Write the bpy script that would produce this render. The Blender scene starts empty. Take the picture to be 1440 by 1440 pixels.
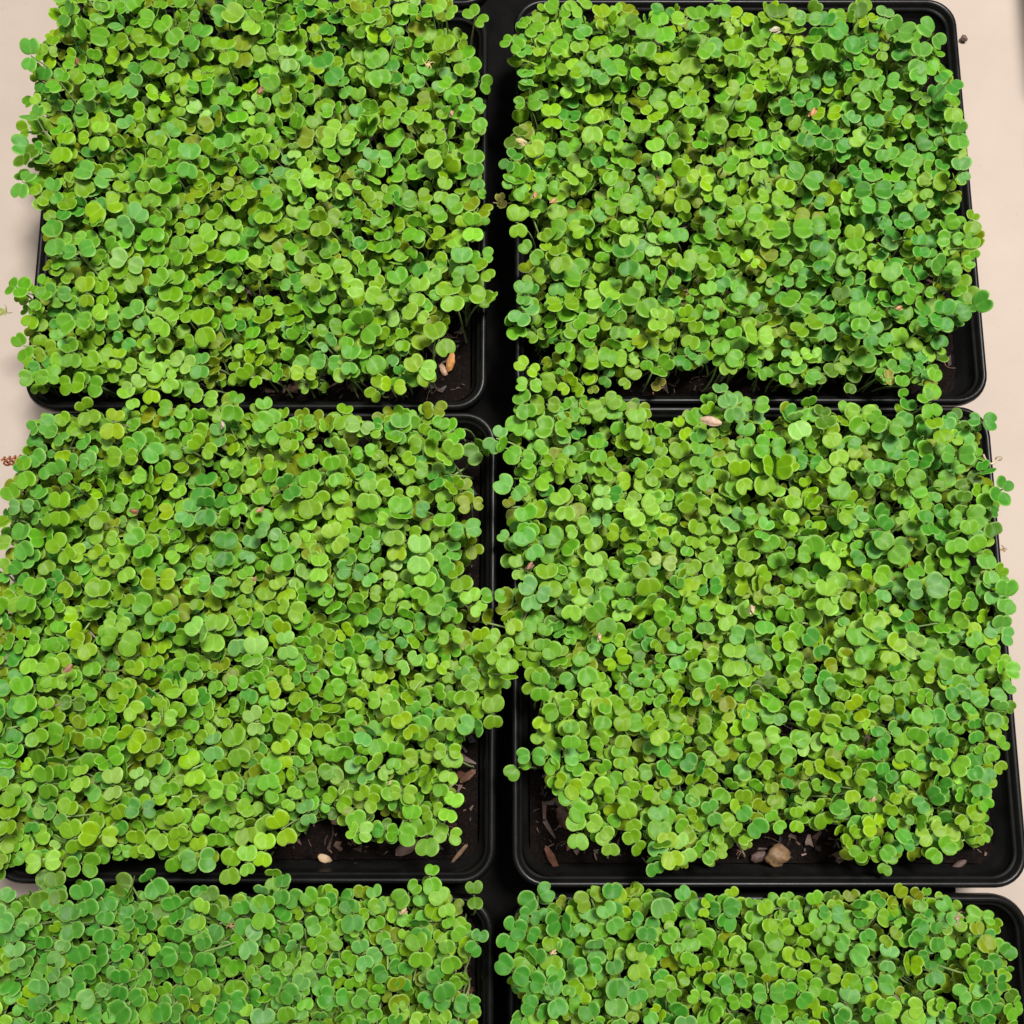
import bpy, math, random
import numpy as np
from math import radians, sin, cos, pi

# ------------------------------------------------------------------ camera
SC = bpy.context.scene
COL = SC.collection
TH, FPX, CZ = radians(10.4), 1440.0, 0.62
cd = bpy.data.cameras.new('camera')
cd.sensor_width = 36; cd.lens = 36; cd.clip_start = 0.01; cd.clip_end = 50
cam = bpy.data.objects.new('camera', cd); COL.objects.link(cam)
cam.location = (0, 0, CZ); cam.rotation_euler = (TH, 0, 0)
SC.camera = cam

# ------------------------------------------------------------------ light
W = bpy.data.worlds.new('World'); SC.world = W; W.use_nodes = True
bg = W.node_tree.nodes['Background']
bg.inputs[0].default_value = (0.92, 0.97, 1.0, 1); bg.inputs[1].default_value = 0.09
def area(name, loc, target, size, power, colour):
    l = bpy.data.lights.new(name, 'AREA'); l.shape = 'RECTANGLE'
    l.size, l.size_y = size; l.energy = power; l.color = colour
    o = bpy.data.objects.new(name, l); COL.objects.link(o); o.location = loc
    from mathutils import Vector
    o.rotation_euler = (Vector(target) - Vector(loc)).to_track_quat('-Z', 'Y').to_euler()
    return o
area('ceiling_lamp', (0.50, 0.60, 2.15), (0, 0.14, 0.05), (0.42, 0.46), 96, (1.0, 0.975, 0.93))
area('overhead_fill', (-0.35, 0.25, 2.05), (0, 0.14, 0.05), (1.0, 1.0), 16, (1.0, 0.98, 0.94))  # added soft fill that lightens the shadows of the main lamp
vs = SC.view_settings
vs.view_transform = 'Standard'; vs.look = 'None'; vs.exposure = -0.08; vs.gamma = 1.0
SC.cycles.max_bounces = 8; SC.cycles.diffuse_bounces = 3; SC.cycles.transmission_bounces = 4; SC.cycles.transparent_max_bounces = 4
SC.cycles.use_denoising = True

RNG = np.random.default_rng(7)
random.seed(11)

def unp(px, py, z):
    """photo measurement -> point on the horizontal plane at height z"""
    a, b = (px - 720) / FPX, (720 - py) / FPX
    wy = cos(TH) * b + sin(TH); wz = sin(TH) * b - cos(TH)
    t = (z - CZ) / wz
    return np.array([a * t, wy * t, z])
def scale_at(px, py, z):
    return float(unp(px + 1, py, z)[0] - unp(px, py, z)[0])
def proj(P):
    P = np.asarray(P, float); y = P[..., 1]; z = P[..., 2] - CZ
    dep = sin(TH) * y - cos(TH) * z
    up = cos(TH) * y + sin(TH) * z
    return np.stack([720 + FPX * P[..., 0] / dep, 720 - FPX * up / dep], -1)

# ------------------------------------------------------------------ helpers
def mesh_from(name, V, F, mat, tint=None, smooth=True, blade=None):
    """V (n,3); F list of (k,m) int arrays of polygons"""
    me = bpy.data.meshes.new(name)
    V = np.asarray(V, np.float32); me.vertices.add(len(V)); me.vertices.foreach_set('co', V.ravel())
    if not isinstance(F, list): F = [F]
    F = [np.asarray(f, np.int32) for f in F if len(f)]
    loops = np.concatenate([f.ravel() for f in F]); tot = np.concatenate([np.full(len(f), f.shape[1], np.int32) for f in F])
    st = np.concatenate([[0], np.cumsum(tot)[:-1]]).astype(np.int32)
    me.loops.add(len(loops)); me.loops.foreach_set('vertex_index', loops)
    me.polygons.add(len(tot)); me.polygons.foreach_set('loop_start', st); me.polygons.foreach_set('loop_total', tot)
    me.polygons.foreach_set('use_smooth', np.full(len(tot), smooth, bool))
    if tint is not None:
        at = me.attributes.new('tint', 'FLOAT_COLOR', 'POINT')
        c = np.ones((len(V), 4), np.float32); c[:, :3] = tint
        at.data.foreach_set('color', c.ravel())
    if blade is not None:
        at = me.attributes.new('blade', 'FLOAT_VECTOR', 'POINT'); at.data.foreach_set('vector', np.asarray(blade, np.float32).ravel())
    me.update(calc_edges=True); me.validate(); me.materials.append(mat)
    return me
def put(name, me, parent=None, loc=None):
    o = bpy.data.objects.new(name, me); COL.objects.link(o)
    if parent is not None: o.parent = parent
    if loc is not None: o.location = loc
    return o
def tag(o, label=None, cat=None, group=None, kind=None):
    if label: o['label'] = label
    if cat: o['category'] = cat
    if group: o['group'] = group
    if kind: o['kind'] = kind
    return o
def vnoise(P, s, seed=0):
    """cheap smooth noise from summed sines"""
    r = np.random.default_rng(seed); P = np.asarray(P) / s; out = 0
    for k in range(5):
        d = r.normal(size=P.shape[-1]); out = out + np.sin(P @ d * (1 + .5 * k) + r.uniform(0, 6.28)) / (1 + .35 * k)
    return out / 2.4

def stem_tube(a, b, bend, r0, r1, n=6, s=5):
    a, b = np.asarray(a), np.asarray(b); m = (a + b) / 2 + bend
    T = np.linspace(0, 1, n); C = ((1 - T) ** 2)[:, None] * a + (2 * T * (1 - T))[:, None] * m + (T ** 2)[:, None] * b
    D = np.gradient(C, axis=0); D /= np.linalg.norm(D, axis=1)[:, None] + 1e-12
    ref = np.array([.31, .95, .07]); X = np.cross(D, ref); X /= np.linalg.norm(X, axis=1)[:, None]; Y = np.cross(D, X)
    A = np.linspace(0, 2 * pi, s, endpoint=False); R = np.linspace(r0, r1, n)
    V = C[:, None] + R[:, None, None] * (np.cos(A)[None, :, None] * X[:, None] + np.sin(A)[None, :, None] * Y[:, None])
    F = [(i * s + k, i * s + (k + 1) % s, (i + 1) * s + (k + 1) % s, (i + 1) * s + k) for i in range(n - 1) for k in range(s)]
    return V.reshape(-1, 3), np.array(F)

# ------------------------------------------------------------------ materials
def new_mat(name):
    m = bpy.data.materials.new(name); m.use_nodes = True
    nt = m.node_tree; return m, nt, nt.nodes['Principled BSDF'], nt.nodes['Material Output']
def nd(nt, t, **kw):
    n = nt.nodes.new(t)
    for k, v in kw.items(): setattr(n, k, v)
    return n
def noise(nt, scale, detail=3, rough=.6):
    n = nd(nt, 'ShaderNodeTexNoise'); n.inputs['Scale'].default_value = scale
    n.inputs['Detail'].default_value = detail; n.inputs['Roughness'].default_value = rough
    g = nd(nt, 'ShaderNodeNewGeometry'); nt.links.new(g.outputs['Position'], n.inputs['Vector']); return n
def ramp(nt, src, stops):
    r = nd(nt, 'ShaderNodeValToRGB'); nt.links.new(src, r.inputs[0]); e = r.color_ramp.elements
    while len(e) < len(stops): e.new(.5)
    for el, (p, c) in zip(e, stops): el.position = p; el.color = (*c, 1)
    return r

def mat_leaf():
    m, nt, b, out = new_mat('leaf_green')
    at = nd(nt, 'ShaderNodeAttribute', attribute_name='tint')
    n = noise(nt, 420, 3); mx = nd(nt, 'ShaderNodeMapRange'); mx.inputs[3].default_value = .86; mx.inputs[4].default_value = 1.14
    nt.links.new(n.outputs[0], mx.inputs[0])
    # faint palmate veins fanning out from the leaf base
    lu = nd(nt, 'ShaderNodeAttribute', attribute_name='blade'); sx = nd(nt, 'ShaderNodeSeparateXYZ'); nt.links.new(lu.outputs['Vector'], sx.inputs[0])
    def mth(op, a, b=None):
        k = nd(nt, 'ShaderNodeMath', operation=op)
        for q, val in enumerate((a, b)):
            if val is None: continue
            if isinstance(val, (int, float)): k.inputs[q].default_value = val
            else: nt.links.new(val, k.inputs[q])
        return k.outputs[0]
    ang = mth('ARCTAN2', sx.outputs[1], mth('ADD', sx.outputs[0], .06))
    ang = mth('ADD', ang, mth('MULTIPLY', mth('SUBTRACT', n.outputs[0], .5), .25))
    vein = mth('MULTIPLY', mth('POWER', mth('ABSOLUTE', mth('COSINE', mth('MULTIPLY', ang, 4.2))), 26), .20)
    wide = mth('MULTIPLY', mth('SINE', mth('MULTIPLY', sx.outputs[0], 3.1)), .06)
    gain = mth('ADD', mth('ADD', mx.outputs[0], vein), wide)
    mul = nd(nt, 'ShaderNodeVectorMath', operation='SCALE'); nt.links.new(at.outputs['Color'], mul.inputs[0]); nt.links.new(gain, mul.inputs['Scale'])
    nt.links.new(mul.outputs[0], b.inputs['Base Color'])
    b.inputs['Roughness'].default_value = .46; b.inputs['Specular IOR Level'].default_value = .20
    bump = nd(nt, 'ShaderNodeBump'); bump.inputs['Strength'].default_value = .12; bump.inputs['Distance'].default_value = .0004
    n2 = noise(nt, 900, 2); nt.links.new(n2.outputs[0], bump.inputs['Height']); nt.links.new(bump.outputs[0], b.inputs['Normal'])
    tr = nd(nt, 'ShaderNodeBsdfTranslucent'); t2 = nd(nt, 'ShaderNodeVectorMath', operation='MULTIPLY')
    nt.links.new(mul.outputs[0], t2.inputs[0]); t2.inputs[1].default_value = (1.35, 1.25, .55); nt.links.new(t2.outputs[0], tr.inputs[0])
    mix = nd(nt, 'ShaderNodeMixShader'); mix.inputs[0].default_value = .20
    nt.links.new(b.outputs[0], mix.inputs[1]); nt.links.new(tr.outputs[0], mix.inputs[2]); nt.links.new(mix.outputs[0], out.inputs[0])
    return m
def mat_stem():
    m, nt, b, out = new_mat('stem_pale_green')
    at = nd(nt, 'ShaderNodeAttribute', attribute_name='tint'); nt.links.new(at.outputs['Color'], b.inputs['Base Color'])
    b.inputs['Roughness'].default_value = .35
    b.inputs['Subsurface Weight'].default_value = .0
    return m
def mat_plastic():
    m, nt, b, out = new_mat('black_plastic')
    n = noise(nt, 60, 4); r = ramp(nt, n.outputs[0], [(.3, (.0028, .0028, .003)), (.75, (.0075, .007, .0068))])
    nt.links.new(r.outputs[0], b.inputs['Base Color'])
    n2 = noise(nt, 180, 4); mr = nd(nt, 'ShaderNodeMapRange'); mr.inputs[3].default_value = .26; mr.inputs[4].default_value = .44
    nt.links.new(n2.outputs[0], mr.inputs[0]); nt.links.new(mr.outputs[0], b.inputs['Roughness']); b.inputs['Specular IOR Level'].default_value = .19
    bump = nd(nt, 'ShaderNodeBump'); bump.inputs['Strength'].default_value = .15; bump.inputs['Distance'].default_value = .0005
    nt.links.new(n2.outputs[0], bump.inputs['Height']); nt.links.new(bump.outputs[0], b.inputs['Normal'])
    return m
def mat_table():
    m, nt, b, out = new_mat('beige_laminate')
    n = noise(nt, 9, 5); r = ramp(nt, n.outputs[0], [(.3, (.352, .286, .240)), (.7, (.405, .334, .284))])
    n2 = noise(nt, 260, 2); r2 = ramp(nt, n2.outputs[0], [(.23, (.80, .78, .76)), (.33, (1, 1, 1))])
    mx = nd(nt, 'ShaderNodeMix', data_type='RGBA', blend_type='MULTIPLY'); mx.inputs[0].default_value = .5
    nt.links.new(r.outputs[0], mx.inputs[6]); nt.links.new(r2.outputs[0], mx.inputs[7]); nt.links.new(mx.outputs[2], b.inputs['Base Color'])
    b.inputs['Roughness'].default_value = .55; b.inputs['Specular IOR Level'].default_value = .25
    return m
def mat_soil():
    m, nt, b, out = new_mat('dark_potting_soil')
    n = noise(nt, 500, 6, .7); r = ramp(nt, n.outputs[0], [(.40, (.0016, .0009, .0007)), (.60, (.0065, .0027, .0018)), (.82, (.045, .017, .009))])
    nt.links.new(r.outputs[0], b.inputs['Base Color']); b.inputs['Roughness'].default_value = .6; b.inputs['Specular IOR Level'].default_value = .10
    bump = nd(nt, 'ShaderNodeBump'); bump.inputs['Strength'].default_value = .8; bump.inputs['Distance'].default_value = .002
    nt.links.new(n.outputs[0], bump.inputs['Height']); nt.links.new(bump.outputs[0], b.inputs['Normal'])
    return m
def mat_tinted(name, rough=.6, nscale=350, lo=.6, hi=1.25):
    m, nt, b, out = new_mat(name)
    at = nd(nt, 'ShaderNodeAttribute', attribute_name='tint'); n = noise(nt, nscale, 5, .7)
    mr = nd(nt, 'ShaderNodeMapRange'); mr.inputs[1].default_value = .25; mr.inputs[2].default_value = .75; mr.inputs[3].default_value = lo; mr.inputs[4].default_value = hi
    nt.links.new(n.outputs[0], mr.inputs[0])
    mul = nd(nt, 'ShaderNodeVectorMath', operation='SCALE'); nt.links.new(at.outputs['Color'], mul.inputs[0]); nt.links.new(mr.outputs[0], mul.inputs['Scale'])
    nt.links.new(mul.outputs[0], b.inputs['Base Color']); b.inputs['Roughness'].default_value = rough
    bump = nd(nt, 'ShaderNodeBump'); bump.inputs['Strength'].default_value = .5; bump.inputs['Distance'].default_value = .0006
    nt.links.new(n.outputs[0], bump.inputs['Height']); nt.links.new(bump.outputs[0], b.inputs['Normal'])
    return m
M_LEAF, M_STEM, M_PLASTIC, M_TABLE, M_SOIL = mat_leaf(), mat_stem(), mat_plastic(), mat_table(), mat_soil()
M_GAP_SHEET = mat_plastic(); M_GAP_SHEET.name = 'matt_black_sheet'
_b = M_GAP_SHEET.node_tree.nodes['Principled BSDF']; _b.inputs['Specular IOR Level'].default_value = .04
for _l in list(_b.inputs['Roughness'].links): M_GAP_SHEET.node_tree.links.remove(_l)
_b.inputs['Roughness'].default_value = .9
M_WOOD = mat_tinted('bark_and_husk', .6)

# ------------------------------------------------------------------ table
tv = np.array([[-1.2, -1, 0], [1.2, -1, 0], [1.2, 1.4, 0], [-1.2, 1.4, 0], [-1.2, -1, -.03], [1.2, -1, -.03], [1.2, 1.4, -.03], [-1.2, 1.4, -.03]])
tf = np.array([[0, 1, 2, 3], [7, 6, 5, 4], [0, 4, 5, 1], [1, 5, 6, 2], [2, 6, 7, 3], [3, 7, 4, 0]])
tag(put('table_top', mesh_from('table_top', tv, tf, M_TABLE, smooth=False)), 'pale beige laminate table top under the trays', 'table', kind='structure')

# black sheet added under the trays to turn the gaps between them dark
lv, lf = np.array([[x, y, z] for z in (.0018, .0004) for x, y in ((-.262, -.36), (.255, -.36), (.255, .66), (-.262, .66))]), np.array([[0, 1, 2, 3], [7, 6, 5, 4], [0, 4, 5, 1], [1, 5, 6, 2], [2, 6, 7, 3], [3, 7, 4, 0]])
tag(put('gap_dark_sheet', mesh_from('gap_dark_sheet', lv, lf, M_GAP_SHEET, smooth=False)), 'added black sheet under the trays that darkens the gap between them', 'sheet', kind='structure')
# ------------------------------------------------------------------ trays
RIM_Z, SOIL_Z = .060, .041
def rrect(w, d, r, z, n=8):
    pts = []
    for cx, cy, a0 in ((1, 1, 0), (-1, 1, 90), (-1, -1, 180), (1, -1, 270)):
        for k in range(n + 1):
            a = radians(a0 + 90 * k / n)
            pts.append((cx * (w / 2 - r) + r * cos(a), cy * (d / 2 - r) + r * sin(a), z))
    return pts
def loft(loops, cap_last=False):
    n = len(loops[0]); V = np.array([p for l in loops for p in l]); F = []
    for i in range(len(loops) - 1):
        for k in range(n):
            a, b = i * n + k, i * n + (k + 1) % n
            F.append((a, b, b + n, a + n))
    fs = [np.array(F)]
    if cap_last: fs.append(np.array([[(len(loops) - 1) * n + k for k in range(n)]]))
    return V, fs
TRAYS = {  # x0, x1, y0, y1 of the outer rim in metres
 'top left': (-.2777, -.0147, .1622, .4160), 'top right': (.0015, .2715, .1656, .4228),
 'middle left': (-.2735, -.0088, -.0945, .1605), 'middle right': (.0, .2703, -.0965, .1640),
 'bottom left': (-.2680, -.0096, -.3545, -.1003), 'bottom right': (-.0020, .2680, -.3545, -.1000),
 'far left': (-.278, -.0125, .4188, .6725), 'off right': (.3475, .60, .128, .385), 'off right far': (.3465, .60, .389, .65)}
TLAB = {
 'top left': 'black plastic tray of seedlings at the top left, bare soil in its lower right corner',
 'top right': 'black plastic tray of seedlings at the top right, with an empty lower right corner',
 'middle left': 'black plastic tray of seedlings, left of the middle row, chips showing along its lower edge',
 'middle right': 'black plastic tray of seedlings, right of the middle row, tan pebble at its lower edge',
 'bottom left': 'black plastic tray of deep green seedlings cut off at the bottom left',
 'bottom right': 'black plastic tray of seedlings cut off at the bottom right',
 'far left': 'black tray whose rounded rim corner just shows at the very top, left of centre',
 'off right': 'black seedling tray just beyond the right edge, shading the table',
 'off right far': 'black seedling tray beyond the right edge, at the top, shading the table'}
def tray(key):
    x0, x1, y0, y1 = TRAYS[key]; w, d = x1 - x0, y1 - y0; R = .0175
    t = bpy.data.objects.new('seedling_tray', None); COL.objects.link(t)
    t.location = ((x0 + x1) / 2, (y0 + y1) / 2, 0)
    tag(t, TLAB[key], 'tray', 'black seedling trays')
    # rolled rim: outer skirt, rounded top, inner lip
    prof = [(0, RIM_Z - .0075), (-.0004, RIM_Z - .003), (.0004, RIM_Z - .001), (.0014, RIM_Z), (.0032, RIM_Z), (.0043, RIM_Z - .0009), (.0049, RIM_Z - .0028), (.0056, RIM_Z - .0036), (.0064, RIM_Z - .0036), (.0071, RIM_Z - .0047)]
    prof = [(i * .78, z) for i, z in prof]
    V, F = loft([rrect(w - 2 * i, d - 2 * i, R - i * .8, z) for i, z in prof])
    put('rim', mesh_from('tray_rim', V, F, M_PLASTIC), t)
    # body: inner wall with a step, floor, outer wall (ribbed)
    ins = [(.0055, RIM_Z - .0047), (.0064, RIM_Z - .012), (.0080, RIM_Z - .0125), (.0125, .006), (.016, .004)]
    V, F = loft([rrect(w - 2 * i, d - 2 * i, R - i * .5, z) for i, z in ins], True)
    b = put('tray_wall', mesh_from('tray_wall', V, F, M_PLASTIC), t)
    outs = [(.0025, RIM_Z - .004), (.0060, RIM_Z - .0085), (.0110, .0045), (.014, .003)]
    V, F = loft([rrect(w - 2 * i, d - 2 * i, R - i * .5, z) for i, z in outs], True)
    put('outer_shell', mesh_from('tray_shell', V, [f[:, ::-1] for f in F], M_PLASTIC), t)
    return t
def soil(key, bits=True):
    x0, x1, y0, y1 = TRAYS[key]; i = .0098
    nx = ny = 96
    gx, gy = np.meshgrid(np.linspace(x0 + i, x1 - i, nx), np.linspace(y0 + i, y1 - i, ny))
    P = np.stack([gx, gy], -1).reshape(-1, 2)
    z = SOIL_Z + .0016 * vnoise(P, .012, 3) + .0010 * vnoise(P, .004, 5) + RNG.normal(0, .0011, len(P))
    V = np.column_stack([P, z]); k = np.arange(nx * ny).reshape(ny, nx)
    F = np.stack([k[:-1, :-1], k[:-1, 1:], k[1:, 1:], k[1:, :-1]], -1).reshape(-1, 4)
    o = put('potting_soil', mesh_from('potting_soil', V, F, M_SOIL))
    tag(o, 'dark moist potting soil with bark bits in the %s tray' % key, 'soil', kind='stuff')
    if bits:
        n = 2200; c = np.column_stack([RNG.uniform(x0 + i + .003, x1 - i - .003, n), RNG.uniform(y0 + i + .003, y1 - i - .003, n)])
        VV, FF, TT = [], [], []
        q = np.array([[0, 1, 2, 3], [7, 6, 5, 4], [0, 4, 5, 1], [1, 5, 6, 2], [2, 6, 7, 3], [3, 7, 4, 0]])
        base = np.array([[-1, -1, -1], [1, -1, -1], [1, 1, -1], [-1, 1, -1], [-1, -1, 1], [1, -1, 1], [1, 1, 1], [-1, 1, 1]]) * .5
        pal = np.array([[.10, .036, .018], [.035, .013, .008], [.17, .085, .050], [.010, .006, .004], [.30, .19, .15], [.07, .022, .012], [.13, .05, .026]])
        for j in range(n):
            L = RNG.gamma(2.0, .0013) + .0006; s = np.array([L, L * RNG.uniform(.18, .8), L * RNG.uniform(.1, .4)])
            v = base * s * (1 + RNG.uniform(-.45, .45, (8, 3))); v[[0, 3, 4, 7], 1:] *= RNG.uniform(.15, .9); v[[1, 2, 5, 6], 1:] *= RNG.uniform(.15, .9); v[:, 1] += L * RNG.uniform(-.2, .2) * (v[:, 0] / L) ** 2; a, e = RNG.uniform(0, 6.28), RNG.normal(0, .3)
            v = v @ np.array([[cos(e), 0, sin(e)], [0, 1, 0], [-sin(e), 0, cos(e)]]) @ np.array([[cos(a), sin(a), 0], [-sin(a), cos(a), 0], [0, 0, 1]])
            v += [c[j, 0], c[j, 1], SOIL_Z + .0004 + RNG.uniform(0, .0016)]
            FF.append(q + 8 * j); VV.append(v); TT.append(np.repeat(pal[RNG.integers(7)][None] * RNG.uniform(.2, .7), 8, 0))
        off = 8 * n
        for j in range(420):                                        # fine pale root hairs and coir fibres
            a = np.array([RNG.uniform(x0 + i + .006, x1 - i - .006), RNG.uniform(y0 + i + .006, y1 - i - .006), SOIL_Z + .0012]); t = RNG.uniform(0, 6.28); l = RNG.uniform(.003, .011)
            v, f = stem_tube(a, a + [cos(t) * l, sin(t) * l, RNG.uniform(-.001, .002)], np.array([-sin(t), cos(t), .6]) * l * RNG.uniform(-.5, .5), .00022, .00012, 6, 4)
            VV.append(v); FF.append(f + off); off += len(v); TT.append(np.repeat(np.array([[.26, .15, .10]]) * RNG.uniform(.25, 1.1), len(v), 0))
        b = put('bark_bits', mesh_from('bark_bits', np.concatenate(VV), np.concatenate(FF), M_WOOD, np.concatenate(TT), False), o)
        tag(b, kind='stuff')
for key in TRAYS:
    tray(key)
    if not key.startswith('off'): soil(key, key not in ('far left',))

# ------------------------------------------------------------------ seedlings
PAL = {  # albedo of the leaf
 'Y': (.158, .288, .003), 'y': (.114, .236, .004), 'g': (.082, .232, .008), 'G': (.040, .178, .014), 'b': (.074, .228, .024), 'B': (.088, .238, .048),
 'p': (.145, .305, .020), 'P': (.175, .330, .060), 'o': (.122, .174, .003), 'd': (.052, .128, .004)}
WORD = {'Y': 'bright yellow-green', 'y': 'yellow-green', 'g': 'fresh green', 'G': 'deep green', 'b': 'bluish green', 'B': 'blue-grey green',
        'p': 'pale green', 'P': 'whitish green', 'o': 'olive yellow', 'd': 'dark green'}
NS = 24
RINGS = np.array([.40, .74, .90, 1.0])
_t = np.linspace(-pi, pi, NS, endpoint=False); PHI = _t - .42 * np.sin(_t)      # denser at the notch
_f = []
for k in range(NS): _f.append((0, 1 + k, 1 + (k + 1) % NS))
LEAF_T = np.array(_f); _f = []
for r in range(3):
    for k in range(NS):
        a, b = 1 + r * NS + k, 1 + r * NS + (k + 1) % NS
        _f.append((a, a + NS, b + NS, b))
LEAF_Q = np.array(_f); LEAF_N = 1 + 4 * NS
EDGE = np.concatenate([[0], np.repeat([0, 0, .26, 1.0], NS)])
RAD = np.concatenate([[0], np.repeat(RINGS, NS)])
LEAF_T = LEAF_T[:, ::1]

def leaf(base, axis, side, nrm, L, Wd, notch, cup, fold, droop, tint, rng):
    """one notched seed leaf: base point, unit frame, length and width in metres"""
    ph = PHI
    c0 = np.clip((Wd / L - 1) / 2, .08, .30)
    r = c0 * np.abs(np.sin(ph)) + np.sqrt(.25 - (c0 * np.cos(ph)) ** 2)          # two merged lobes
    r = r * (1 - notch * np.exp(-(ph / .30) ** 2) - .10 * np.exp(-((pi - np.abs(ph)) / .5) ** 2))
    r = r * (1 + .025 * np.sin(2 * ph + rng.uniform(0, 6.3)) + .015 * np.sin(5 * ph + rng.uniform(0, 6.3)))
    k1 = rng.uniform(-.09, .09); asym = 1 + k1 * np.tanh(3 * np.sin(ph))
    nar = 1 + .10 * np.cos(ph)
    u = np.concatenate([[.5], (.5 + RINGS[:, None] * (r * np.cos(ph) * asym)[None]).ravel()])
    v = np.concatenate([[0], (RINGS[:, None] * (r * asym * nar * np.sin(ph))[None]).ravel()])
    w = cup * ((1.4 * v) ** 2 * .5 + (2 * (u - .5)) ** 2 * .35) + fold * np.sqrt(v * v + .004) - droop * u * u
    w = w - .05 * np.clip(RAD - .90, 0, 1) / .1 + .02 * np.sin(7 * v + 5 * u + rng.uniform(0, 6.3))
    P = base + (L * u)[:, None] * axis + (L * v)[:, None] * side + (L * w)[:, None] * nrm
    t = np.asarray(tint); pale = t * .62 + np.array([.38, .58, .13]) * .42
    vein = np.exp(-(v / .055) ** 2) * np.clip(1 - u * 1.3, 0, 1) * .35
    c = t[None] * (1 + .10 * (u - .5))[:, None]
    c = c + (pale - t)[None] * (np.clip(EDGE * 1.0 + vein, 0, 1))[:, None]
    return P, np.column_stack([np.clip(c, 0.003, .9), u, v, RAD])

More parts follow.
